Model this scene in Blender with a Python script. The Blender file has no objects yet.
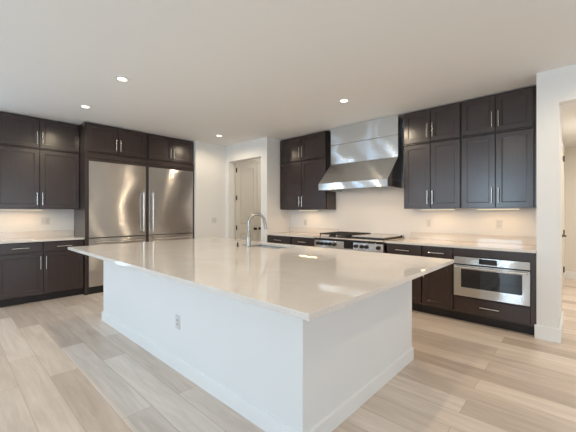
import bpy, bmesh, math, random
from mathutils import Vector, Matrix

# ------------------------------------------------------------------ camera, world, light, exposure
scene = bpy.context.scene
C = scene.collection
vs = scene.view_settings
vs.view_transform = 'Standard'; vs.look = 'None'; vs.gamma = 1.0; vs.use_curve_mapping = False
vs.exposure = 0.0
scene.cycles.use_denoising = True
scene.cycles.max_bounces = 10
scene.cycles.diffuse_bounces = 6
scene.cycles.glossy_bounces = 5
scene.cycles.sample_clamp_indirect = 6.0

F_PX, HORIZON, CAM_Z, YAW = 316.2, 212.8, 1.3057, 42.593
cam_data = bpy.data.cameras.new('camera')
cam_data.sensor_fit = 'HORIZONTAL'; cam_data.sensor_width = 36.0
cam_data.lens = F_PX / 576 * 36.0
cam_data.shift_y = (HORIZON - 216) / 576.0
cam_data.clip_start = 0.05
cam = bpy.data.objects.new('camera', cam_data); C.objects.link(cam)
cam.location = (0, 0, CAM_Z)
cam.rotation_euler = (math.pi / 2, 0, math.radians(YAW))
scene.camera = cam

world = bpy.data.worlds.new('sky'); scene.world = world
world.use_nodes = True
wn = world.node_tree
bgn = wn.nodes['Background']
bgn.inputs['Color'].default_value = (0.72, 0.85, 1.0, 1)
bgn.inputs['Strength'].default_value = 0.55


def area(name, loc, rot, sx, sy, power, col, spread=math.pi, shape='RECTANGLE', parent=None):
    l = bpy.data.lights.new(name, 'AREA'); l.shape = shape
    l.size = sx
    if shape in ('RECTANGLE', 'ELLIPSE'):
        l.size_y = sy
    l.energy = power; l.color = col; l.spread = spread
    o = bpy.data.objects.new(name, l); C.objects.link(o)
    o.location = loc; o.rotation_euler = rot
    if parent:
        o.parent = parent
    return o


PI = math.pi
DAY = (0.48, 0.72, 1.0)
# daylight entering through the windows of the wall behind the camera and through added ones in the unseen right wall
WINDOWS_FRONT = [(-5.2, -3.9, 0.9, 2.6), (-2.9, -1.5, 0.9, 2.6), (-0.5, 1.1, 0.9, 2.6)]
for wi, (wx0, wx1, wz0, wz1) in enumerate(WINDOWS_FRONT):
    area('window_daylight_' + 'abc'[wi], ((wx0 + wx1) / 2, -4.46, (wz0 + wz1) / 2), (PI / 2, 0, 0), wx1 - wx0, wz1 - wz0, (26, 92, 6)[wi], ((.80, .91, 1), (.61, .82, 1), (.85, 1, 1))[wi])
ADDED_WINDOWS_RIGHT = [(-3.0, -1.2, 0.3, 2.35), (0.6, 2.4, 0.3, 2.35)]  # unseen windows, added to light the room from the right
for (wy0, wy1, wz0, wz1) in ADDED_WINDOWS_RIGHT:
    area('window_daylight_right', (4.46, (wy0 + wy1) / 2, (wz0 + wz1) / 2), (PI / 2, 0, PI / 2), wy1 - wy0, wz1 - wz0, 38, (0.72, 0.86, 1.0))
WINDOWS_LEFT = [(-4.3, -3.8, 0.3, 2.4), (-2.95, -2.2, 0.3, 2.4), (-0.85, -0.25, 0.3, 2.4)]
for (wy0, wy1, wz0, wz1) in WINDOWS_LEFT:
    area('window_daylight_left', (-6.33, (wy0 + wy1) / 2, (wz0 + wz1) / 2), (PI / 2, 0, -PI / 2), wy1 - wy0, wz1 - wz0, 14, DAY)
CAN_POWER = 39
CAN_COL = (1.0, 0.83, 0.60)
UNDER_POWER = 1.0
HOOD_POWER = 2.4
UNDER_COL = (1.0, 0.62, 0.29)

# ------------------------------------------------------------------ key dimensions (metres)
CEIL = 2.76
CTOP, CBOT = 0.915, 0.885
ZTOP, ZUP, ZMID = 2.75, 1.365, 2.287
AB, AT, AU, AW, AWR = -5.787, -5.744, -6.04, -6.372, -5.692
BB, BU, BW, PF = 4.183, 4.528, 4.846, 4.182
XL, XR_ = -4.39, -0.324        # the alcove of the range wall


# ------------------------------------------------------------------ helpers
class MB:
    """collects shapes and links them as one mesh object"""
    def __init__(self):
        self.bm = bmesh.new()

    def box(self, x0, x1, y0, y1, z0, z1):
        vs_ = [self.bm.verts.new((x, y, z)) for x in (x0, x1) for y in (y0, y1) for z in (z0, z1)]
        for f in ((0, 1, 3, 2), (4, 6, 7, 5), (0, 4, 5, 1), (2, 3, 7, 6), (0, 2, 6, 4), (1, 5, 7, 3)):
            self.bm.faces.new([vs_[i] for i in f])
        return self

    def prism(self, pts, a0, a1, axis='z'):
        """polygon pts extruded along an axis"""
        def P(p, a):
            return {'z': (p[0], p[1], a), 'y': (p[0], a, p[1]), 'x': (a, p[0], p[1])}[axis]
        lo = [self.bm.verts.new(P(p, a0)) for p in pts]
        hi = [self.bm.verts.new(P(p, a1)) for p in pts]
        n = len(pts)
        self.bm.faces.new(lo[::-1]); self.bm.faces.new(hi)
        for i in range(n):
            j = (i + 1) % n
            self.bm.faces.new((lo[i], lo[j], hi[j], hi[i]))
        return self

    def tube(self, pts, r, n=12, caps=True):
        pts = [Vector(p) for p in pts]
        rr = r if isinstance(r, (list, tuple)) else [r] * len(pts)
        rings = []
        t0 = (pts[1] - pts[0]).normalized()
        up = Vector((0, 0, 1)) if abs(t0.z) < 0.9 else Vector((1, 0, 0))
        nrm = t0.cross(up).normalized()
        for i, p in enumerate(pts):
            if i == 0: t = pts[1] - pts[0]
            elif i == len(pts) - 1: t = pts[-1] - pts[-2]
            else: t = (pts[i + 1] - pts[i]).normalized() + (pts[i] - pts[i - 1]).normalized()
            t.normalize()
            nrm = (nrm - t * nrm.dot(t)).normalized()
            b = t.cross(nrm)
            rings.append([self.bm.verts.new(p + (nrm * math.cos(2 * PI * k / n) + b * math.sin(2 * PI * k / n)) * rr[i]) for k in range(n)])
        for a, b in zip(rings, rings[1:]):
            for k in range(n):
                self.bm.faces.new((a[k], a[(k + 1) % n], b[(k + 1) % n], b[k]))
        if caps:
            self.bm.faces.new(rings[0][::-1]); self.bm.faces.new(rings[-1])
        return self

    def lathe(self, prof, c=(0, 0, 0), axis='z', n=24):
        """profile of (radius, height) turned round an axis through c"""
        rings = []
        c = Vector(c)
        for r, h in prof:
            ring = []
            for k in range(n):
                a = 2 * PI * k / n
                u, v = r * math.cos(a), r * math.sin(a)
                q = {'z': (u, v, h), 'y': (u, h, v), 'x': (h, u, v)}[axis]
                ring.append(self.bm.verts.new(c + Vector(q)))
            rings.append(ring)
        for a, b in zip(rings, rings[1:]):
            for k in range(n):
                self.bm.faces.new((a[k], a[(k + 1) % n], b[(k + 1) % n], b[k]))
        self.bm.faces.new(rings[0][::-1]); self.bm.faces.new(rings[-1])
        return self

    def loops(self, loops, cap_first=True, cap_last=True):
        L = [[self.bm.verts.new(p) for p in lp] for lp in loops]
        n = len(L[0])
        for a, b in zip(L, L[1:]):
            for k in range(n):
                self.bm.faces.new((a[k], a[(k + 1) % n], b[(k + 1) % n], b[k]))
        if cap_first: self.bm.faces.new(L[0][::-1])
        if cap_last: self.bm.faces.new(L[-1])
        return self

    def slab_hole(self, x0, x1, y0, y1, z0, z1, hx0, hx1, hy0, hy1):
        xs, ys = (x0, hx0, hx1, x1), (y0, hy0, hy1, y1)
        g = {}
        for k, z in enumerate((z0, z1)):
            for i in range(4):
                for j in range(4):
                    g[i, j, k] = self.bm.verts.new((xs[i], ys[j], z))
        for i in range(3):
            for j in range(3):
                if (i, j) == (1, 1): continue
                self.bm.faces.new((g[i, j, 1], g[i + 1, j, 1], g[i + 1, j + 1, 1], g[i, j + 1, 1]))
                self.bm.faces.new((g[i, j, 0], g[i, j + 1, 0], g[i + 1, j + 1, 0], g[i + 1, j, 0]))
        for i in range(3):
            self.bm.faces.new((g[i, 0, 0], g[i + 1, 0, 0], g[i + 1, 0, 1], g[i, 0, 1]))
            self.bm.faces.new((g[i, 3, 0], g[i, 3, 1], g[i + 1, 3, 1], g[i + 1, 3, 0]))
            self.bm.faces.new((g[0, i, 0], g[0, i, 1], g[0, i + 1, 1], g[0, i + 1, 0]))
            self.bm.faces.new((g[3, i, 0], g[3, i + 1, 0], g[3, i + 1, 1], g[3, i, 1]))
        self.bm.faces.new((g[1, 1, 0], g[1, 1, 1], g[2, 1, 1], g[2, 1, 0]))
        self.bm.faces.new((g[1, 2, 0], g[2, 2, 0], g[2, 2, 1], g[1, 2, 1]))
        self.bm.faces.new((g[1, 1, 0], g[1, 2, 0], g[1, 2, 1], g[1, 1, 1]))
        self.bm.faces.new((g[2, 1, 0], g[2, 1, 1], g[2, 2, 1], g[2, 2, 0]))
        return self

    def build(self, name, m, parent=None, bevel=0, smooth=False, seg=2):
        bmesh.ops.recalc_face_normals(self.bm, faces=self.bm.faces)
        me = bpy.data.meshes.new(name); self.bm.to_mesh(me); self.bm.free()
        if m: me.materials.append(m)
        o = bpy.data.objects.new(name, me); C.objects.link(o)
        if smooth:
            for p in me.polygons: p.use_smooth = True
            me.set_sharp_from_angle(angle=math.radians(40))
        if bevel:
            b = o.modifiers.new('bevel', 'BEVEL'); b.width = bevel; b.segments = seg
            b.limit_method = 'ANGLE'; b.angle_limit = math.radians(40)
        if parent: o.parent = parent
        return o


def tag(o, label=None, cat=None, group=None, kind=None):
    if label: o['label'] = label
    if cat: o['category'] = cat
    if group: o['group'] = group
    if kind: o['kind'] = kind
    return o


def thing(name, label, cat, loc=(0, 0, 0), rz=0, group=None):
    o = bpy.data.objects.new(name, None); C.objects.link(o)
    o.empty_display_size = 0.1
    o.location = loc; o.rotation_euler = (0, 0, rz)
    return tag(o, label, cat, group)


def copy_tree(o, parent=None):
    c = o.copy(); C.objects.link(c)
    if parent: c.parent = parent
    for ch in list(o.children): copy_tree(ch, c)
    return c


# ------------------------------------------------------------------ materials
def mat(name, col, rough=0.5, metal=0.0, spec=0.5, coat=0.0, coat_rough=0.1):
    m = bpy.data.materials.new(name); m.use_nodes = True
    b = m.node_tree.nodes['Principled BSDF']
    b.inputs['Base Color'].default_value = (*col, 1)
    b.inputs['Roughness'].default_value = rough
    b.inputs['Metallic'].default_value = metal
    b.inputs['Specular IOR Level'].default_value = spec
    b.inputs['Coat Weight'].default_value = coat
    b.inputs['Coat Roughness'].default_value = coat_rough
    return m


def nodes(m):
    return m.node_tree.nodes, m.node_tree.links, m.node_tree.nodes['Principled BSDF']


def coords(m, scale=(1, 1, 1), kind='Object'):
    n, l, b = nodes(m)
    tc = n.new('ShaderNodeTexCoord'); mp = n.new('ShaderNodeMapping')
    mp.inputs['Scale'].default_value = scale
    l.new(tc.outputs[kind], mp.inputs['Vector'])
    return mp.outputs['Vector']


def noise(m, vec, scale, detail=3, rough=0.5, dist=0.0):
    n, l, b = nodes(m)
    t = n.new('ShaderNodeTexNoise')
    t.inputs['Scale'].default_value = scale; t.inputs['Detail'].default_value = detail
    t.inputs['Roughness'].default_value = rough; t.inputs['Distortion'].default_value = dist
    l.new(vec, t.inputs['Vector'])
    return t.outputs['Fac']


def ramp(m, fac, stops):
    n, l, b = nodes(m)
    r = n.new('ShaderNodeValToRGB')
    while len(r.color_ramp.elements) < len(stops): r.color_ramp.elements.new(0.5)
    for e, (p, c) in zip(r.color_ramp.elements, stops):
        e.position = p; e.color = (*c, 1)
    l.new(fac, r.inputs['Fac'])
    return r.outputs['Color']


def bump(m, height, strength, dist=0.01):
    n, l, b = nodes(m)
    bp = n.new('ShaderNodeBump'); bp.inputs['Strength'].default_value = strength
    bp.inputs['Distance'].default_value = dist
    l.new(height, bp.inputs['Height']); l.new(bp.outputs['Normal'], b.inputs['Normal'])
    return bp


def painted(name, col, tex=0.15):
    m = mat(name, col, 0.75, spec=0.25)
    bump(m, noise(m, coords(m), 90, 4), tex, 0.002)
    return m


M = {}
M['wall'] = painted('wall_paint', (0.80, 0.785, 0.76))
M['ceiling'] = painted('ceiling_paint', (0.84, 0.84, 0.83), 0.5)
M['trim'] = mat('trim_paint', (0.84, 0.84, 0.83), 0.4)
M['island'] = painted('island_paint', (0.80, 0.80, 0.79), 0.08)
M['door'] = mat('cream_door_paint', (0.70, 0.655, 0.57), 0.45)
M['hall'] = painted('hall_paint', (0.78, 0.74, 0.67))

# cabinets: espresso stained wood under a satin lacquer
m = mat('espresso_wood', (0.04, 0.03, 0.03), 0.36, spec=0.3, coat=0.9, coat_rough=0.23)
v = coords(m, (26, 26, 1.6))
f = noise(m, v, 3.0, 6, 0.6, 0.4)
cc = ramp(m, f, [(0.3, (0.024, 0.0115, 0.0095)), (0.7, (0.037, 0.020, 0.0165))])
nodes(m)[1].new(cc, nodes(m)[2].inputs['Base Color'])
bump(m, f, 0.03, 0.002)
M['wood'] = m
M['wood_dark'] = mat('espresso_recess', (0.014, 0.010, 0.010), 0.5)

# wood plank floor
m = mat('oak_planks', (0.4, 0.3, 0.22), 0.34, spec=0.45)
n, l, b = nodes(m)
v = coords(m)
br = n.new('ShaderNodeTexBrick')
br.offset = 0.37; br.offset_frequency = 2; br.squash = 1.0
br.inputs['Scale'].default_value = 1.0
br.inputs['Brick Width'].default_value = 1.55
br.inputs['Row Height'].default_value = 0.19
br.inputs['Mortar Size'].default_value = 0.0013
br.inputs['Mortar Smooth'].default_value = 0.1
br.inputs['Bias'].default_value = 0.0
br.inputs['Color1'].default_value = (0, 0, 0, 1); br.inputs['Color2'].default_value = (1, 1, 1, 1)
br.inputs['Mortar'].default_value = (0.5, 0.5, 0.5, 1)
l.new(v, br.inputs['Vector'])
bw = n.new('ShaderNodeRGBToBW'); l.new(br.outputs['Color'], bw.inputs['Color'])
# grain: each plank shifts the grain coordinates
off = n.new('ShaderNodeCombineXYZ')
mul = n.new('ShaderNodeMath'); mul.operation = 'MULTIPLY'; mul.inputs[1].default_value = 17.3
l.new(bw.outputs['Val'], mul.inputs[0])
l.new(mul.outputs[0], off.inputs['X']); l.new(mul.outputs[0], off.inputs['Z'])
addv = n.new('ShaderNodeVectorMath'); addv.operation = 'ADD'
l.new(v, addv.inputs[0]); l.new(off.outputs[0], addv.inputs[1])
gm = n.new('ShaderNodeMapping'); gm.inputs['Scale'].default_value = (0.9, 9, 1)
l.new(addv.outputs[0], gm.inputs['Vector'])
g1 = noise(m, gm.outputs['Vector'], 1.6, 5, 0.6, 0.8)
gm2 = n.new('ShaderNodeMapping'); gm2.inputs['Scale'].default_value = (3, 70, 1)
l.new(addv.outputs[0], gm2.inputs['Vector'])
g2 = noise(m, gm2.outputs['Vector'], 1.5, 4, 0.6, 0.2)
tone = ramp(m, bw.outputs['Val'], [(0.0, (0.55, 0.45, 0.375)), (0.3, (0.73, 0.62, 0.525)), (0.65, (0.83, 0.73, 0.64)), (1.0, (0.64, 0.535, 0.45))])
gr = ramp(m, g1, [(0.2, (0.78, 0.76, 0.74)), (0.65, (1.06, 1.05, 1.04))])
gr2 = ramp(m, g2, [(0.3, (0.94, 0.935, 0.93)), (0.7, (1.02, 1.02, 1.02))])


def mix_mul(m, a, b2):
    n, l, _ = nodes(m)
    x = n.new('ShaderNodeMix'); x.data_type = 'RGBA'; x.blend_type = 'MULTIPLY'; x.inputs['Factor'].default_value = 1
    l.new(a, x.inputs['A']); l.new(b2, x.inputs['B'])
    return x.outputs['Result']


col = mix_mul(m, mix_mul(m, tone, gr), gr2)
seam = ramp(m, br.outputs['Fac'], [(0.0, (1, 1, 1)), (1.0, (0.55, 0.5, 0.46))])
col = mix_mul(m, col, seam)
l.new(col, b.inputs['Base Color'])
bump(m, g2, 0.05, 0.002)
M['floor'] = m

# pale quartz with faint speckle
m = mat('quartz', (0.62, 0.585, 0.55), 0.03, spec=0.5)
v = coords(m)
s1 = ramp(m, noise(m, v, 130, 3, 0.6), [(0.35, (0.69, 0.635, 0.58)), (0.5, (0.735, 0.685, 0.635)), (0.66, (0.76, 0.715, 0.67))])
s2 = ramp(m, noise(m, v, 4, 3, 0.5, 0.6), [(0.3, (0.95, 0.94, 0.93)), (0.7, (1.02, 1.02, 1.02))])
nodes(m)[1].new(mix_mul(m, s1, s2), nodes(m)[2].inputs['Base Color'])
M['quartz'] = m


def steel(name, base, rough, spread, wave, wscale=(1, 1, 1)):
    """steel brushed from side to side: the grain scatters reflections up and down, broad dents bend them sideways"""
    m = mat(name, base, rough, 1.0)
    n, l, b = nodes(m)
    b.inputs['Anisotropic'].default_value = 1.0
    b.inputs['Anisotropic Rotation'].default_value = 0.25
    tg = n.new('ShaderNodeTangent'); tg.direction_type = 'RADIAL'; tg.axis = 'Z'
    l.new(tg.outputs['Tangent'], b.inputs['Tangent'])
    geo = n.new('ShaderNodeNewGeometry')
    wh = n.new('ShaderNodeTexWhiteNoise'); wh.noise_dimensions = '3D'
    sc = n.new('ShaderNodeVectorMath'); sc.operation = 'SCALE'; sc.inputs['Scale'].default_value = 3000
    l.new(coords(m), sc.inputs[0]); l.new(sc.outputs[0], wh.inputs['Vector'])
    g = n.new('ShaderNodeMath'); g.operation = 'MULTIPLY_ADD'; g.inputs[1].default_value = 2 * spread; g.inputs[2].default_value = -spread
    l.new(wh.outputs['Value'], g.inputs[0])
    d = n.new('ShaderNodeMath'); d.operation = 'MULTIPLY_ADD'; d.inputs[1].default_value = 2 * wave; d.inputs[2].default_value = -wave
    l.new(noise(m, coords(m, wscale), 1.0, 1, 0.4), d.inputs[0])
    cb = n.new('ShaderNodeCombineXYZ')
    l.new(d.outputs[0], cb.inputs['X']); l.new(d.outputs[0], cb.inputs['Y']); l.new(g.outputs[0], cb.inputs['Z'])
    ad = n.new('ShaderNodeVectorMath'); ad.operation = 'ADD'
    l.new(geo.outputs['Normal'], ad.inputs[0]); l.new(cb.outputs[0], ad.inputs[1])
    no = n.new('ShaderNodeVectorMath'); no.operation = 'NORMALIZE'
    l.new(ad.outputs[0], no.inputs[0]); l.new(no.outputs[0], b.inputs['Normal'])
    return m


M['steel'] = steel('brushed_steel', (0.56, 0.53, 0.50), 0.20, 0.20, 0.075, (0.9, 0.9, 1.7))
M['hoodsteel'] = steel('hood_steel', (0.66, 0.66, 0.65), 0.15, 0.17, 0.08, (2.0, 2.0, 2.8))
M['chrome'] = mat('satin_nickel', (0.72, 0.70, 0.67), 0.22, 1.0)
M['sink'] = mat('sink_steel', (0.24, 0.27, 0.31), 0.2, 1.0)
M['nickel'] = mat('brushed_nickel', (0.42, 0.39, 0.355), 0.25, 1.0)
M['black_metal'] = mat('black_metal', (0.012, 0.011, 0.010), 0.45)
M['castiron'] = mat('cast_iron', (0.018, 0.016, 0.015), 0.55)
M['black_glass'] = mat('black_glass', (0.006, 0.006, 0.008), 0.04, spec=0.8)
M['plastic'] = mat('white_plastic', (0.66, 0.65, 0.63), 0.35)
M['slot'] = mat('outlet_slot', (0.03, 0.03, 0.03), 0.5)


def emit(name, col, s):
    m = bpy.data.materials.new(name); m.use_nodes = True
    n = m.node_tree.nodes; n.clear()
    e = n.new('ShaderNodeEmission'); e.inputs['Color'].default_value = (*col, 1); e.inputs['Strength'].default_value = s
    o = n.new('ShaderNodeOutputMaterial'); m.node_tree.links.new(e.outputs[0], o.inputs['Surface'])
    return m


M['lamp'] = emit('lamp_lens', (1.0, 0.88, 0.70), 4.5)
M['strip'] = emit('strip_lens', (1.0, 0.78, 0.46), 3.2)


def struct(name, mb, m, bevel=0):
    o = mb.build(name, m, bevel=bevel)
    return tag(o, kind='structure')


# ------------------------------------------------------------------ the setting
X1, Y0 = 4.5, -4.5
struct('floor', MB().box(-6.6, X1 + .1, Y0 - .1, 8.6, -0.12, 0), M['floor'])
struct('ceiling', MB().box(-6.6, X1 + .1, Y0 - .1, 4.98, CEIL, CEIL + .12), M['ceiling'])
struct('ceiling_pantry', MB().box(-6.5, -4.39, 4.98, 6.8, CEIL, CEIL + .12), M['ceiling'])
struct('ceiling_hall', MB().box(-.146, 1.2, 4.31, 8.4, 2.60, 2.72).box(-.21, -.146, 4.98, 8.4, 2.60, 2.72), M['ceiling'])
struct('wall_left_end', MB().prism([(-6.5, 3.437), (AWR, 3.437), (AWR, PF), (-5.6, PF), (-5.6, 6.66), (-6.5, 6.66)], 0, CEIL), M['wall'])
struct('wall_back', MB().box(XL, XR_, BW, 4.98, 0, CEIL), M['wall'])
w = MB()
w.box(-4.563, XL, PF, 6.66, 0, CEIL)
w.box(-5.6, -4.563, PF, 4.31, 2.411, CEIL)
struct('wall_back_left', w, M['wall'])
struct('wall_pantry', MB().box(-6.5, -4.39, 6.66, 6.8, 0, CEIL), M['hall'])
w = MB()
w.box(XR_, -.146, PF, 4.98, 0, CEIL)
w.box(-.146, 1.2, PF, 4.31, 2.419, CEIL)
w.box(1.2, X1, PF, 4.98, 0, CEIL)
struct('wall_back_right', w, M['wall'])
struct('wall_hall_left', MB().box(XR_, -.21, 4.98, 8.5, 0, CEIL), M['hall'])
struct('wall_hall_right', MB().box(1.2, 1.35, 4.98, 8.5, 0, CEIL), M['hall'])
struct('wall_hall_end', MB().box(-.21, 1.2, 8.4, 8.5, 0, CEIL), M['hall'])


def wall_with_windows(name, along, fixed0, fixed1, a0, a1, wins):
    w = MB()
    def bx(p0, p1, z0, z1):
        if along == 'x': w.box(p0, p1, fixed0, fixed1, z0, z1)
        else: w.box(fixed0, fixed1, p0, p1, z0, z1)
    prev = a0
    for (p0, p1, z0, z1) in wins:
        bx(prev, p0, 0, CEIL); bx(p0, p1, 0, z0); bx(p0, p1, z1, CEIL)
        prev = p1
    bx(prev, a1, 0, CEIL)
    struct(name, w, M['wall'])


wall_with_windows('wall_front', 'x', Y0 - .14, Y0, -6.5, X1, WINDOWS_FRONT)
wall_with_windows('wall_left', 'y', -6.5, AW, Y0, 3.437, WINDOWS_LEFT)
wall_with_windows('wall_right', 'y', X1, X1 + .14, Y0, 4.98, ADDED_WINDOWS_RIGHT)


def baseboard(name, segs, h=.14, t=.016):
    """segs: boxes (x0,x1,y0,y1)"""
    w = MB()
    for (x0, x1, y0, y1) in segs:
        w.box(x0, x1, y0, y1, 0, h)
    struct(name, w, M['trim'], bevel=.003)


T = .016
baseboard('baseboard_left', [(AWR, AWR + T, 3.45, PF), (AWR, -5.6, PF - T, PF)])
baseboard('baseboard_pantry', [(-4.563, XL - .001, PF - T, PF), (-5.6, -5.584, PF, 4.34)])
w = MB()
w.box(XR_ - T, -.146 + T, PF - T, PF, 0, .14)
w.box(-.146, -.146 + T, PF, 4.98, 0, .14)
w.box(-.21, -.21 + T, 4.98 + .001, 6.52, 0, .14)
w.box(-.21, -.21 + T, 7.48, 8.4, 0, .14)
w.box(-.194, 1.2, 8.384, 8.4, 0, .14)
struct('baseboard_back', w, M['trim'], bevel=.003)
# the thin lip behind the pillar board on the cabinet side, down its left flank
# window frames of the wall behind the camera
k = 0
for (p0, p1, z0, z1) in WINDOWS_FRONT:
    k += 1
    w = MB()
    w.box(p0, p0 + .05, Y0 - .12, Y0 - .06, z0, z1).box(p1 - .05, p1, Y0 - .12, Y0 - .06, z0, z1)
    w.box(p0, p1, Y0 - .12, Y0 - .06, z0, z0 + .05).box(p0, p1, Y0 - .12, Y0 - .06, z1 - .05, z1)
    w.box((p0 + p1) / 2 - .02, (p0 + p1) / 2 + .02, Y0 - .12, Y0 - .06, z0, z1)
    struct('window_%d' % k, w, M['trim'])
for (p0, p1, z0, z1) in WINDOWS_LEFT:
    k += 1
    w = MB()
    w.box(-6.49, -6.43, p0, p0 + .05, z0, z1).box(-6.49, -6.43, p1 - .05, p1, z0, z1)
    w.box(-6.49, -6.43, p0, p1, z0, z0 + .05).box(-6.49, -6.43, p0, p1, z1 - .05, z1)
    struct('window_%d' % k, w, M['trim'])
for (p0, p1, z0, z1) in ADDED_WINDOWS_RIGHT:  # frames of the added windows in the unseen right wall
    k += 1
    w = MB()
    w.box(X1 + .06, X1 + .12, p0, p0 + .05, z0, z1).box(X1 + .06, X1 + .12, p1 - .05, p1, z0, z1)
    w.box(X1 + .06, X1 + .12, p0, p1, z0, z0 + .05).box(X1 + .06, X1 + .12, p0, p1, z1 - .05, z1)
    struct('window_%d' % k, w, M['trim'])


def panel_door_mesh(w_, h, t, panels, rail=.0):
    """a door slab in local x (0..w_), z (0..h), front at y=0 with recessed panels; built of stiles, rails and panels"""
    mb = MB()
    mb.box(0, w_, .012, t, 0, h)                       # core, slightly behind the face
    xs0, xs1 = panels[0][0], panels[0][1]
    mb.box(0, xs0, 0, .012, 0, h); mb.box(xs1, w_, 0, .012, 0, h)
    zs = [0]
    for (a, b_, z0, z1) in panels: zs += [z0, z1]
    zs.append(h)
    for i in range(0, len(zs), 2):
        mb.box(xs0, xs1, 0, .012, zs[i], zs[i + 1])
    for (a, b_, z0, z1) in panels:
        g = .022
        mb.loops([[(a + g, .012, z0 + g), (b_ - g, .012, z0 + g), (b_ - g, .012, z1 - g), (a + g, .012, z1 - g)],
                  [(a + g + .02, .003, z0 + g + .02), (b_ - g - .02, .003, z0 + g + .02), (b_ - g - .02, .003, z1 - g - .02), (a + g + .02, .003, z1 - g - .02)]],
                 cap_first=False)
    return mb


# pantry double doors on the left wall of the pantry passage (plane facing +x)
DH = 2.455
def interior_door(name, y0, wd, hinge_side, knob_y, hinge_y, lever=False, x=-5.6, hh=DH):
    """leaf in plane x, from y0 to y0+wd, face towards +x"""
    o = panel_door_mesh(wd, hh, .03, [(.11, wd - .11, .20, .84), (.11, wd - .11, 1.03, hh - .13)]).build(name, M['door'])
    tag(o, kind='structure')
    o.location = (x + .034, y0, .006); o.rotation_euler = (0, 0, PI / 2)
    for hz in (.28, .92, 1.58, 2.19) if not lever else (.25, .90, 2.2):
        hb = MB().tube([(hinge_y, -.010, hz), (hinge_y, -.010, hz + .10)], .009, 8)
        hb.box(hinge_y - .016, hinge_y + .016, -.006, .0, hz, hz + .10)
        h = hb.build('hinge', M['black_metal'], o)
    if lever:
        kb = MB().lathe([(.027, -.003), (.027, -.012), (.012, -.014), (.012, -.05), (.010, -.052)], (knob_y, 0, .93), 'y', 16)
        kb.box(knob_y, knob_y + .11, -.056, -.042, .92, .94)
        kb.build('lever_handle', M['black_metal'], o, bevel=.003)
    else:
        kb = MB().lathe([(.030, -.001), (.030, -.010), (.012, -.013), (.012, -.035), (.024, -.042), (.029, -.052), (.026, -.064), (.012, -.070)], (knob_y, 0, .93), 'y', 20)
        kb.build('knob', M['black_metal'], o, smooth=True)
    return o


interior_door('door_1', 4.360, .615, 0, .54, .012)
interior_door('door_2', 4.985, .605, 0, .065, .593)
w = MB()
w.box(-5.6, -5.58, 4.315, 4.350, 0, DH + .08); w.box(-5.6, -5.58, 5.61, 5.68, 0, DH + .08); w.box(-5.6, -5.58, 4.350, 5.61, DH + .016, DH + .08)
struct('trim_1', w, M['door'], bevel=.003)
interior_door('door_3', 6.60, .80, 0, .07, .788, lever=True, x=-.234, hh=2.36)
w = MB()
w.box(-.21, -.194, 6.52, 6.59, 0, 2.45); w.box(-.21, -.194, 7.41, 7.48, 0, 2.45); w.box(-.21, -.194, 6.59, 7.41, 2.37, 2.45)
struct('trim_2', w, M['trim'], bevel=.003)


# ------------------------------------------------------------------ cabinets (local frame: front towards -y, x to the right, z up)
def shaker(mb, x0, x1, z0, z1, t=.02, rail=.058, yf=-.02):
    def lp(i, y):
        return [(x0 + i, y, z0 + i), (x1 - i, y, z0 + i), (x1 - i, y, z1 - i), (x0 + i, y, z1 - i)]
    mb.loops([lp(0, yf + t - .001), lp(0, yf + .0015), lp(.0015, yf), lp(rail, yf), lp(rail + .002, yf + .006), lp(rail + .008, yf + .0065), lp(rail + .010, yf + .010)])


def slab(mb, x0, x1, z0, z1, t=.02, yf=-.02):
    def lp(i, y):
        return [(x0 + i, y, z0 + i), (x1 - i, y, z0 + i), (x1 - i, y, z1 - i), (x0 + i, y, z1 - i)]
    mb.loops([lp(0, yf + t - .001), lp(0, yf + .003), lp(.003, yf)])


def pull(parent, x, z, vertical, L=.19, yf=-.02, r=.0052):
    mb = MB()
    y = yf - .032
    if vertical:
        mb.tube([(x, y, z - L / 2), (x, y, z + L / 2)], r, 10)
        for s in (-1, 1): mb.tube([(x, yf, z + s * L * .34), (x, y, z + s * L * .34)], .0045, 8)
    else:
        mb.tube([(x - L / 2, y, z), (x + L / 2, y, z)], r, 10)
        for s in (-1, 1): mb.tube([(x + s * L * .34, yf, z), (x + s * L * .34, y, z)], .0045, 8)
    return mb.build('handle', M['chrome'], parent, smooth=True)


def cabinet(name, label, cat, loc, rz, w_, z0, z1, depth, fronts, group=None, toe=0.0, ledge=False, sides=(0, 0)):
    """fronts: (kind, x0, x1, z0, z1, handle) ; handle: 'L'/'R' + 'b'/'t' for doors, 'c' for drawers"""
    t = thing(name, label, cat, loc, rz, group)
    c = MB().box(0, w_, .010, depth, z0, z1)
    c.build('carcass', M['wood'], t)
    if toe:
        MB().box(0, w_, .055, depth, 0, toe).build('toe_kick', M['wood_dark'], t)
    if ledge:
        MB().box(-sides[0], w_ + sides[1], -.030, .0095, z1 - .014, z1 - .0005).build('ledge', M['wood'], t, bevel=.003)
    for (kind, x0, x1, a, b_, h) in fronts:
        mb = MB()
        if kind == 'door': shaker(mb, x0, x1, a, b_)
        else: slab(mb, x0, x1, a, b_)
        d = mb.build(kind, M['wood'], t)
        if h and kind == 'door':
            hx = x0 + .029 if h[0] == 'L' else x1 - .029
            hz = a + .05 + .095 if h[1] == 'b' else b_ - .05 - .095
            pull(d, hx, hz, True)
        elif h:
            pull(d, (x0 + x1) / 2, (a + b_) / 2, False)
    return t


def two_doors(w_, z0, z1, hpos, e=.010, g=.0045):
    mid = w_ / 2
    return [('door', e, mid - g, z0 + .008, z1 - .022, 'R' + hpos), ('door', mid + g, w_ - e, z0 + .008, z1 - .022, 'L' + hpos)]


RA = PI / 2
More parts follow.
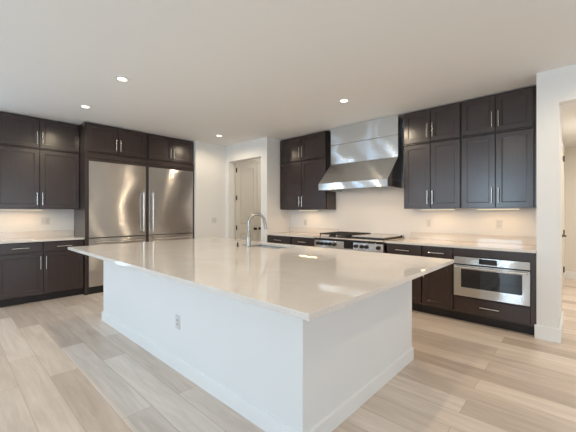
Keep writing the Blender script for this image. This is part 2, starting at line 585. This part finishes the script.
# wall A (fridge side), left run
y0, y1 = .465, 1.506
wd = y1 - y0
GU, GT = 'tall upper cabinets with two shaker doors', 'short stacked cabinets against the ceiling'
cabinet('upper_cabinet', 'dark espresso two-door upper cabinet left of the refrigerators, over the left counter', 'cabinet',
        (AU - .02, y0, 0), RA, wd, ZUP, ZMID, -AW - (-AU) - .022, two_doors(wd, ZUP, ZMID, 'b'), GU, ledge=True)
cabinet('upper_cabinet', 'short dark two-door cabinet against the ceiling at the far left, left of the refrigerators', 'cabinet',
        (AU - .02, y0, 0), RA, wd, ZMID, ZTOP, -AW - (-AU) - .022, two_doors(wd, ZMID, ZTOP, 'b'), GT)
h = wd / 2
cabinet('base_cabinet', 'dark base cabinet with two drawers over two doors, left of the refrigerators', 'cabinet',
        (AB - .02, y0, 0), RA, wd, .105, CBOT, .55,
        [('drawer', .008, h - .004, .735, .872, 'c'), ('drawer', h + .004, wd - .008, .735, .872, 'c'),
         ('door', .008, h - .004, .125, .722, 'Rt'), ('door', h + .004, wd - .008, .125, .722, 'Lt')],
        'base cabinets', toe=.104)

# refrigerator surround
for (a, b_, lab) in ((1.508, 1.556, 'tall dark end panel between the left counter and the left refrigerator'),
                     (2.459, 2.510, 'narrow dark vertical panel between the two stainless refrigerators'),
                     (3.405, 3.436, 'narrow dark end panel between the right refrigerator and the white wall')):
    o = MB().box(AW + .001, AT, a, b_, 0.0, 2.187).build('end_panel', M['wood'], bevel=.0015)
    tag(o, lab, 'panel', 'refrigerator side panels')
for (a, b_, lab) in ((1.508, 2.483, 'dark two-door cabinet against the ceiling above the left refrigerator'),
                     (2.485, 3.436, 'dark two-door cabinet against the ceiling above the right refrigerator')):
    wd = b_ - a
    t = cabinet('upper_cabinet', lab, 'cabinet', (AT - .02, a, 0), RA, wd, 2.188, ZTOP, .60,
                two_doors(wd, ZMID - .005, ZTOP, 'b', e=.03), GT)
    MB().box(0, wd, -.022, .0095, 2.188, 2.262).build('bottom_rail', M['wood'], t, bevel=.002)
    MB().box(0, wd, -.030, .0095, 2.264, 2.277).build('ledge', M['wood'], t, bevel=.002)

# range wall
ub = BW - BU - .022
def wall_b_upper(x0, x1, z0, z1, lab, grp, ledge=False):
    wd = x1 - x0
    return cabinet('upper_cabinet', lab, 'cabinet', (x0, BU + .02, 0), 0, wd, z0, z1, ub, two_doors(wd, z0, z1, 'b'), grp, ledge=ledge)
wall_b_upper(XL + .002, -3.263, ZUP, ZMID, 'dark two-door upper cabinet left of the range hood, over the counter', GU, True)
wall_b_upper(XL + .002, -3.263, ZMID, ZTOP, 'short dark two-door cabinet at the ceiling left of the range hood', GT)
wall_b_upper(-1.882, -1.125, ZUP, ZMID, 'tall dark upper cabinet immediately right of the range hood', GU, True)
wall_b_upper(-1.882, -1.125, ZMID, ZTOP, 'short dark stacked cabinet at the ceiling immediately right of the range hood', GT)
wall_b_upper(-1.123, -.366, ZUP, ZMID, 'tall dark upper cabinet beside the white pillar, above the built-in oven', GU, True)
wall_b_upper(-1.123, -.366, ZMID, ZTOP, 'short dark stacked cabinet at the ceiling beside the white pillar', GT)
o = MB().box(-.365, XR_ - .001, BU + .008, BW - .001, ZUP, ZTOP).build('filler_strip', M['wood'])
tag(o, 'narrow dark filler strip between the upper cabinets and the white pillar', 'filler strip')

def base(x0, x1, lab, fronts):
    return cabinet('base_cabinet', lab, 'cabinet', (x0, BB + .02, 0), 0, x1 - x0, .105, CBOT, BW - BB - .022, fronts, 'base cabinets', toe=.104)
def drawer_door(w_, hs):
    return [('drawer', .008, w_ - .008, .735, .872, 'c'), ('door', .008, w_ - .008, .125, .722, hs)]
base(XL + .002, -3.772, 'dark base cabinet at the left end of the range wall, by the pantry opening', drawer_door(3.772 + XL * -1 - 2 * 3.772 - .002, 'Rt'))
base(-3.770, -3.212, 'dark base cabinet immediately left of the stainless range', drawer_door(.558, 'Lt'))
base(-1.985, -1.501, 'narrow dark base cabinet immediately right of the stainless range', drawer_door(.484, 'Rt'))
base(-1.499, -1.123, 'narrow dark base cabinet between the range side unit and the built-in oven', drawer_door(.376, 'Lt'))
# oven cabinet: an open housing for the oven with a drawer under it
OX0, OX1 = -1.121, XR_ - .002
t = thing('oven_cabinet', 'dark base cabinet housing the stainless built-in oven, beside the white pillar', 'cabinet', (OX0, BB + .02, 0), 0, 'base cabinets')
wd = OX1 - OX0; dp = BW - BB - .022
c = MB()
c.box(0, .02, 0, dp, .105, CBOT); c.box(wd - .02, wd, 0, dp, .105, CBOT)
c.box(.02, wd - .02, dp - .02, dp, .105, CBOT); c.box(.02, wd - .02, 0, dp - .02, .105, .31); c.box(.02, wd - .02, 0, dp - .02, .80, CBOT)
c.build('carcass', M['wood'], t)
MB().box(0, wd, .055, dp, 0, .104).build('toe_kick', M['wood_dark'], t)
OA, OB = -1.112 - OX0, -.372 - OX0
f = MB()
f.box(0, wd, -.018, -.0005, .788, .882); f.box(0, OA, -.018, -.0005, .312, .788); f.box(OB, wd, -.018, -.0005, .106, .788)
f.build('face_frame', M['wood'], t)
d = MB(); slab(d, .008, OB - .004, .125, .300)
d = d.build('drawer', M['wood'], t)
pull(d, (.008 + OB) / 2, .218, False)

# ------------------------------------------------------------------ worktops
def worktop(name, lab, mb, grp=None):
    return tag(mb.build(name, M['quartz'], bevel=.003), lab, 'countertop', grp)
w = MB().box(AW + .001, AB + .03, .44, 1.506, CBOT, CTOP)
w.box(AW + .001, AW + .021, .44, 1.506, CTOP, 1.015)
worktop('countertop', 'pale quartz countertop with low backsplash, left of the refrigerators', w)
w = MB().box(XL + .001, -3.208, BB - .03, BW - .001, CBOT, CTOP)
w.box(XL + .001, -3.208, BW - .021, BW - .001, CTOP, 1.015)
worktop('countertop', 'short pale quartz countertop with low backsplash, left of the range', w)
w = MB().box(-1.990, XR_ - .001, BB - .03, BW - .001, CBOT, CTOP)
w.box(-1.89, XR_ - .045, BW - .021, BW - .001, CTOP, 1.015)
worktop('countertop', 'long pale quartz countertop with low backsplash, between the range and the white pillar', w)

# ------------------------------------------------------------------ island
IX0, IX1, IY0, IY1 = -4.290, -.767, .954, 2.891
KX0, KX1, KY0, KY1 = -4.261, -1.099, 1.313, 2.836
SX0, SX1, SY0, SY1 = -3.05, -2.40, 2.42, 2.79
t = thing('kitchen_island', 'large white kitchen island base with baseboard, in the middle of the room', 'kitchen island', ((KX0 + KX1) / 2, (KY0 + KY1) / 2, 0))
ox, oy = (KX0 + KX1) / 2, (KY0 + KY1) / 2
hx, hy = (KX1 - KX0) / 2, (KY1 - KY0) / 2
w = MB(); q = .10
w.box(-hx, hx, -hy, -hy + q, 0, CBOT).box(-hx, hx, hy - .02, hy, 0, CBOT)
w.box(-hx, -hx + q, -hy + q, hy - .02, 0, CBOT).box(hx - q, hx, -hy + q, hy - .02, 0, CBOT)
body = MB()
body.loops([[(-hx, -hy, 0), (hx, -hy, 0), (hx, hy, 0), (-hx, hy, 0)],
            [(-hx, -hy, CBOT), (hx, -hy, CBOT), (hx, hy, CBOT), (-hx, hy, CBOT)],
            [(-hx + q, -hy + q, CBOT), (hx - q, -hy + q, CBOT), (hx - q, hy - .02, CBOT), (-hx + q, hy - .02, CBOT)],
            [(-hx + q, -hy + q, 0), (hx - q, -hy + q, 0), (hx - q, hy - .02, 0), (-hx + q, hy - .02, 0)]], cap_first=False, cap_last=False)
body.build('body', M['island'], t, bevel=.003)
w.bm.free()
b_ = MB(); e = .015
b_.loops([[(-hx - e, -hy - e, 0), (hx + e, -hy - e, 0), (hx + e, hy + .002, 0), (-hx - e, hy + .002, 0)],
          [(-hx - e, -hy - e, .098), (hx + e, -hy - e, .098), (hx + e, hy + .002, .098), (-hx - e, hy + .002, .098)],
          [(-hx - .004, -hy - .004, .107), (hx + .004, -hy - .004, .107), (hx + .004, hy + .001, .107), (-hx - .004, hy + .001, .107)],
          [(-hx + .001, -hy + .001, .107), (hx - .001, -hy + .001, .107), (hx - .001, hy, .107), (-hx + .001, hy, .107)],
          [(-hx + .001, -hy + .001, 0), (hx - .001, -hy + .001, 0), (hx - .001, hy, 0), (-hx + .001, hy, 0)]], cap_first=False, cap_last=False)
b_.build('baseboard', M['trim'], t)
w = MB().slab_hole(IX0, IX1, IY0, IY1, CBOT, CTOP, SX0, SX1, SY0, SY1)
worktop('island_countertop', 'huge polished pale quartz countertop of the kitchen island', w)

# sink basin under the cutout
s = thing('sink', 'undermount stainless steel sink set in the island countertop', 'sink', ((SX0 + SX1) / 2, (SY0 + SY1) / 2, .68))
a, c2 = (SX1 - SX0) / 2 + .004, (SY1 - SY0) / 2 + .004
def rl(a, c2, z):
    return [(-a, -c2, z), (a, -c2, z), (a, c2, z), (-a, c2, z)]
MB().loops([rl(a, c2, .2035), rl(a - .01, c2 - .01, .03), rl(a - .03, c2 - .03, .012), rl(a - .05, c2 - .05, .010), rl(.03, .03, .004)]).build('basin', M['sink'], s)
MB().lathe([(.0, .013), (.030, .013), (.042, .016), (.045, .011)], (0, 0, 0), 'z').build('drain', M['chrome'], s, smooth=True)

# faucet
FX, FY = -2.775, 2.356
t = thing('faucet', 'tall gooseneck brushed steel faucet standing on the island beside the sink', 'faucet', (FX, FY, CTOP))
MB().lathe([(.030, .0), (.030, .008), (.024, .012), (.0225, .05), (.0225, .13), (.018, .14)], n=24).build('base', M['nickel'], t, smooth=True)
dx, dy = .44, .90
pts = [(0, 0, .135), (0, 0, .20), (0, 0, .27)]
R_ = .094
for i in range(1, 15):
    an = PI * i / 15 * 1.08
    rr = R_ * (1 - math.cos(an)); zz = .280 + R_ * math.sin(an)
    pts.append((dx * rr, dy * rr, zz))
lx, ly, lz = pts[-1]
pts.append((lx + dx * .004, ly + dy * .004, lz - .012))
MB().tube(pts, .0160, 14).build('gooseneck_spout', M['nickel'], t, smooth=True)
px, py, pz = pts[-1]
MB().tube([(px, py, pz + .004), (px + .003, py + .006, pz - .035), (px + .006, py + .011, pz - .07)], [.0165, .0185, .019], 14).build('spray_head', M['nickel'], t, smooth=True)
MB().tube([(-.015, -.006, .075), (-.045, -.016, .082), (-.12, -.04, .098)], [.009, .007, .006], 10).build('lever', M['nickel'], t, smooth=True)
o = MB().lathe([(.017, 0), (.017, .006), (.009, .010), (.009, .035), (.012, .04), (.006, .046)], (0, 0, 0), 'z', 16).build('soap_dispenser', M['black_metal'], smooth=True)
o.location = (-2.93, 2.32, CTOP)
tag(o, 'small dark soap dispenser on the island, left of the faucet', 'soap dispenser')

# ------------------------------------------------------------------ refrigerators
def fridge(y0, y1, lab, handle_right):
    wd = y1 - y0
    t = thing('refrigerator', lab, 'refrigerator', (AT - .012, y0, 0), RA, 'stainless column refrigerators')
    MB().box(.004, wd - .004, .03, .61, .02, 2.175).build('cabinet_body', M['black_metal'], t)
    d = MB().box(0, wd, -.020, .028, .905, 2.137).build('door', M['steel'], t, bevel=.004)
    z0, z1 = .975, 1.665
    hx = wd - .055 if handle_right else .055
    h = MB().tube([(hx, -.080, z0), (hx, -.080, z1)], .0105, 14)
    for z in (z0 + .03, z1 - .03): h.tube([(hx, -.020, z), (hx, -.082, z)], .011, 10)
    h.build('handle', M['chrome'], d, smooth=True)
    d2 = MB().box(0, wd, -.020, .028, .118, .893).build('freezer_drawer', M['steel'], t, bevel=.004)
    h = MB().tube([(.08, -.080, .83), (wd - .08, -.080, .83)], .0105, 14)
    for x in (.11, wd - .11): h.tube([(x, -.020, .83), (x, -.082, .83)], .011, 10)
    h.build('handle', M['chrome'], d2, smooth=True)
    MB().box(.0, wd, .01, .03, .0, .112).build('toe_grille', M['black_metal'], t)
    MB().box(0, wd, -.006, .03, 2.141, 2.183).build('top_grille', M['wood'], t)
    return t
fridge(1.559, 2.456, 'stainless steel refrigerator on the left, handle on its right edge', True)
fridge(2.513, 3.402, 'stainless steel refrigerator on the right, handle on its left edge', False)

# ------------------------------------------------------------------ range hood
HX0, HX1 = -3.146, -1.952
t = thing('range_hood', 'large stainless steel range hood reaching the ceiling above the range', 'range hood', ((HX0 + HX1) / 2, BW, 1.675))
hw = (HX1 - HX0) / 2
cy0 = 4.51 - BW
z = lambda a: a - 1.675
MB().box(-hw, hw, cy0, -.002, z(2.131), z(2.455)).build('lower_duct_cover', M['hoodsteel'], t, bevel=.002)
MB().box(-hw, hw, cy0, -.002, z(2.459), z(2.755)).build('upper_duct_cover', M['hoodsteel'], t, bevel=.002)
fy = 4.168 - BW
MB().prism([(-.002, z(2.130)), (cy0, z(2.130)), (fy, z(1.783)), (-.002, z(1.783))], -hw, hw, 'x').build('canopy', M['hoodsteel'], t)
w = MB()
w.box(-hw, hw, fy - .006, fy + .012, 0, z(1.782)); w.box(-hw, -hw + .018, fy + .012, -.002, 0, z(1.782)); w.box(hw - .018, hw, fy + .012, -.002, 0, z(1.782))
w.build('front_lip', M['hoodsteel'], t, bevel=.003)
w = MB().box(-hw + .02, hw - .02, fy + .014, -.004, .055, .075)
w.build('underside', M['black_metal'], t)
for i in range(3):
    f0 = -hw + .05 + i * (2 * hw - .1) / 3
    fw = (2 * hw - .1) / 3 - .02
    w = MB()
    for j in range(9):
        w.box(f0 + j * fw / 9, f0 + j * fw / 9 + fw / 9 * .6, -.52, -.10, .035, .052)
    w.box(f0, f0 + fw, -.535, -.52, .033, .054); w.box(f0, f0 + fw, -.10, -.085, .033, .054)
    w.build('baffle_filter', M['hoodsteel'], t)
for x in (-.35, .35):
    MB().lathe([(.035, .053), (.035, .045), (.022, .042)], (x, -.60, 0), 'z', 16).build('hood_lamp', M['lamp'], t)
    area('hood_glow', (x, -.60, .038), (0, 0, 0), .05, .05, HOOD_POWER, UNDER_COL, shape='DISK', parent=t)

# ------------------------------------------------------------------ range
RX0, RX1, RF = -3.203, -2.000, 4.115
t = thing('range', 'wide stainless professional gas range with griddle, under the hood', 'range', ((RX0 + RX1) / 2, RF, 0))
hw = (RX1 - RX0) / 2
rd = BW - .004 - RF
MB().box(-hw, hw, .06, rd, .10, .895).build('body', M['steel'], t)
w = MB(); w.box(-hw, hw, .02, rd, .8955, .920)
w.tube([(-hw, .008, .906), (hw, .008, .906)], .0135, 12)
w.build('cooktop_deck', M['chrome'], t, bevel=.0)
MB().box(-hw, hw, rd - .05, rd, .9225, .965).build('back_guard', M['steel'], t, bevel=.003)
MB().box(-hw, hw, .030, .0595, .866, .8950).build('vent_gap', M['black_metal'], t)  # black strip stands in for the shade in the gap under the deck
MB().box(-hw, hw, .014, .058, .750, .865).build('control_panel', M['hoodsteel'], t, bevel=.003)
def kx(u): return -RF * math.tan(math.radians(YAW) - math.atan((u - 288) / F_PX)) - (RX0 + RX1) / 2
MB().box(kx(343.5), kx(352.5), .006, .0138, .765, .870).build('display', M['black_glass'], t, bevel=.002)
for u in (317.5, 321.5, 325.5, 329.5, 334, 355.5, 361.5, 366, 378):
    k_ = MB().lathe([(.027, .013), (.027, .004), (.024, .002), (.0215, -.025), (.017, -.030)], (kx(u), 0, .812), 'y', 18)
    k_.box(kx(u) - .004, kx(u) + .004, -.034, -.028, .792, .832)
    k_.build('knob', M['black_metal'], t, smooth=True)
for (a, b_) in ((-hw + .004, .115), (.121, hw - .004)):
    d = MB().box(a, b_, .01, .055, .17, .742).build('oven_door', M['steel'], t, bevel=.003)
    MB().box(a + .10, b_ - .10, .006, .0098, .30, .60).build('window', M['black_glass'], d)
    h = MB().tube([(a + .04, -.045, .70), (b_ - .04, -.045, .70)], .013, 12)
    for x in (a + .07, b_ - .07): h.tube([(x, .01, .70), (x, -.045, .70)], .009, 8)
    h.build('handle', M['chrome'], d, smooth=True)
MB().box(-hw, hw, .03, .058, .06, .165).build('kick_panel', M['steel'], t)
for (x, y) in ((-hw + .06, .10), (hw - .06, .10), (-hw + .06, rd - .08), (hw - .06, rd - .08)):
    MB().tube([(x, y, 0), (x, y, .10)], .02, 12).build('leg', M['chrome'], t, smooth=True)
# burners and grates over the left 24 inches
gx = [-hw + .075, -hw + .370, -hw + .665]
for i in range(2):
    g0, g1 = gx[i] + .003, gx[i + 1] - .003
    for (ya) in (.19, .50):
        cx_ = (g0 + g1) / 2
        MB().lathe([(.050, .923), (.050, .935), (.036, .938), (.036, .948), (.02, .952)], (cx_, ya, 0), 'z', 20).build('burner', M['castiron'], t, smooth=True)
    g = MB(); zz0, zz1 = .955, .974
    ya0, ya1 = .05, rd - .06
    g.box(g0, g0 + .018, ya0, ya1, zz0, zz1); g.box(g1 - .018, g1, ya0, ya1, zz0, zz1)
    for yy in (ya0, (ya0 + ya1) / 2 - .007, ya1 - .014): g.box(g0, g1, yy, yy + .014, zz0, zz1)
    for yy in (.19, .50):
        for k_ in range(4):
            x = g0 + .04 + k_ * (g1 - g0 - .094) / 3
            g.box(x, x + .012, yy - .12, yy - .035, zz0, zz1); g.box(x, x + .012, yy + .035, yy + .12, zz0, zz1)
        g.box(g0, g0 + .10, yy - .006, yy + .006, zz0, zz1); g.box(g1 - .10, g1, yy - .006, yy + .006, zz0, zz1)
    for x in (g0, g1 - .014):
        for yy in (ya0, (ya0 + ya1) / 2 - .007, ya1 - .014): g.box(x, x + .014, yy, yy + .014, .9225, zz0)
    g.build('grate', M['castiron'], t)
w = MB().box(-hw + .685, hw - .025, .06, rd - .07, .9225, .945)
w.build('griddle_frame', M['castiron'], t)
w = MB().box(-hw + .680, hw - .018, .055, rd - .06, .9455, .962)
w.build('griddle_cover', M['chrome'], t, bevel=.004)

# ------------------------------------------------------------------ built-in oven
t = thing('built_in_oven', 'stainless built-in oven with black glass window, set low beside the white pillar', 'oven', (-.742, BB - .001, .321))
ow = .366
w = MB()
w.box(-.33, .33, .006, .012, .02, .44)
w.build('cavity', M['black_metal'], t)
MB().box(-ow, ow, -.014, .0, .378, .462).build('control_panel', M['hoodsteel'], t, bevel=.002)
MB().box(-.105, .072, -.0165, -.0142, .392, .452).build('display', M['black_glass'], t)
d = MB().slab_hole(-ow, ow, .0, .366, -.024, 0, -.288, .300, .105, .320)
# turn the slab upright: (x, y, z) -> (x, z, y)
for v_ in d.bm.verts: v_.co = Vector((v_.co.x, v_.co.z, v_.co.y))
d = d.build('door', M['hoodsteel'], t, bevel=.002)
MB().box(-.288, .300, -.018, -.002, .105, .320).build('window', M['black_glass'], d)
h = MB().tube([(-.345, -.070, .345), (.345, -.070, .345)], .0115, 14)
for x in (-.315, .315): h.tube([(x, -.024, .345), (x, -.070, .345)], .009, 10)
h.build('handle', M['chrome'], d, smooth=True)

# ------------------------------------------------------------------ outlets (local: plate faces -y)
def outlet(loc, rz, lab, gangs=1, grp='wall outlets'):
    t = thing('wall_outlet', lab, 'outlet', loc, rz, grp)
    pw = .070 if gangs == 1 else .116
    def lp(i, y): return [(-pw / 2 + i, y, -.0575 + i), (pw / 2 - i, y, -.0575 + i), (pw / 2 - i, y, .0575 - i), (-pw / 2 + i, y, .0575 - i)]
    MB().loops([lp(0, -.0005), lp(0, -.003), lp(.003, -.006)]).build('cover_plate', M['plastic'], t)
    for gcx in ((0,) if gangs == 1 else (-.023, .023)):
        r = MB().box(gcx - .017, gcx + .017, -.0085, -.0062, -.034, .034)
        r = r.build('receptacle', M['plastic'], t, bevel=.001)
        if gangs == 1 or gcx > 0:
            for zz in (-.018, .018):
                for sx in (-.0075, .0075):
                    MB().box(gcx + sx - .0018, gcx + sx + .0018, -.0092, -.0086, zz - .006, zz + .007).build('slot', M['slot'], r)
        else:
            MB().box(gcx - .016, gcx + .016, -.0092, -.0086, -.001, .001).build('switch_gap', M['slot'], r)
    return t
outlet((AW, 1.109, 1.17), RA, 'double wall plate with switch and outlet on the backsplash above the left counter', 2)
outlet((AWR, 3.874, 1.147), RA, 'double wall plate on the pale wall right of the refrigerators', 2)
outlet((-3.985, BW, 1.113), 0, 'white wall outlet on the backsplash left of the range')
outlet((-1.627, BW, 1.16), 0, 'white wall outlet on the backsplash just right of the range hood')
outlet((-.756, BW, 1.161), 0, 'white wall outlet on the backsplash above the built-in oven')
outlet((-2.445, KY0, .40), 0, 'white outlet on the long front side of the island base')

# ------------------------------------------------------------------ under-cabinet lights
def under_light(loc, rz, L, lab):
    t = thing('under_cabinet_light', lab, 'light', loc, rz, 'under-cabinet light bars')
    MB().box(-L / 2, L / 2, -.028, .028, -.016, -.0005).build('housing', M['plastic'], t, bevel=.002)
    MB().box(-L / 2 + .01, L / 2 - .01, -.022, .022, -.0185, -.0165).build('lens', M['strip'], t)
    area('light_bar_glow', (0, 0, -.021), (0, 0, 0), L - .03, .035, UNDER_POWER * L / .5, UNDER_COL, parent=t)
    return t
def ux(u, y): return -y * math.tan(math.radians(YAW) - math.atan((u - 288) / F_PX))
YU = BU + .10
under_light((AU - .13, .80, ZUP), RA, .50, 'lit light bar under the upper cabinet left of the refrigerators')
under_light(((ux(298, YU) + ux(319, YU)) / 2, YU, ZUP), 0, .45, 'lit light bar under the upper cabinet left of the hood')
under_light(((ux(420, YU) + ux(456, YU)) / 2, YU, ZUP), 0, .45, 'lit light bar under the upper cabinet right of the hood')
under_light(((ux(476, YU) + ux(521, YU)) / 2, YU, ZUP), 0, .45, 'lit light bar under the upper cabinet nearest the white pillar')

# ------------------------------------------------------------------ recessed ceiling lights
def can(x, y, lab, dim=1.0):
    t = thing('recessed_light', lab, 'ceiling light', (x, y, CEIL), 0, 'recessed ceiling lights')
    MB().lathe([(.048, -.004), (.056, -.006), (.086, -.005), (.090, -.001), (.090, -.0003), (.048, -.0003)], n=32).build('trim_ring', M['trim'], t, smooth=True)
    MB().lathe([(.0, -.0045), (.047, -.0045), (.047, -.0042), (.0, -.0042)], n=32).build('lens', M['lamp'], t)
    l = bpy.data.lights.new('downlight', 'SPOT'); l.energy = CAN_POWER * dim; l.color = CAN_COL
    l.spot_size = math.radians(172); l.spot_blend = 0.5; l.shadow_soft_size = 0.045
    o = bpy.data.objects.new('downlight', l); C.objects.link(o); o.location = (0, 0, -.052); o.parent = t
    return t
can(-3.65, 1.31, 'round recessed ceiling light, largest and nearest of those in view')
can(-4.97, 1.31, 'round recessed ceiling light above the left counter, next to the cabinets beside the refrigerators', .6)
can(-2.24, 3.51, 'round recessed ceiling light in front of the range hood')
can(-4.99, 3.51, 'round recessed ceiling light near the white wall and pantry opening', .5)
can(-.95, 1.31, 'round recessed ceiling light above the near end of the island')  # unseen light, added to warm the floor on the right
can(.70, 3.51, 'round recessed ceiling light in front of the hallway opening')  # unseen light, added for the warm floor and a streak on the refrigerator
area('pantry_lamp', (-5.0, 5.6, CEIL - .02), (0, 0, 0), .3, .3, 8, (1, .95, .9))  # added fill light that brightens the pantry passage, no fixture
area('hall_lamp', (.5, 6.4, 2.58), (0, 0, 0), .3, .3, 30, (1, .96, .91))  # added fill light to lift the far hall wall, no fixture
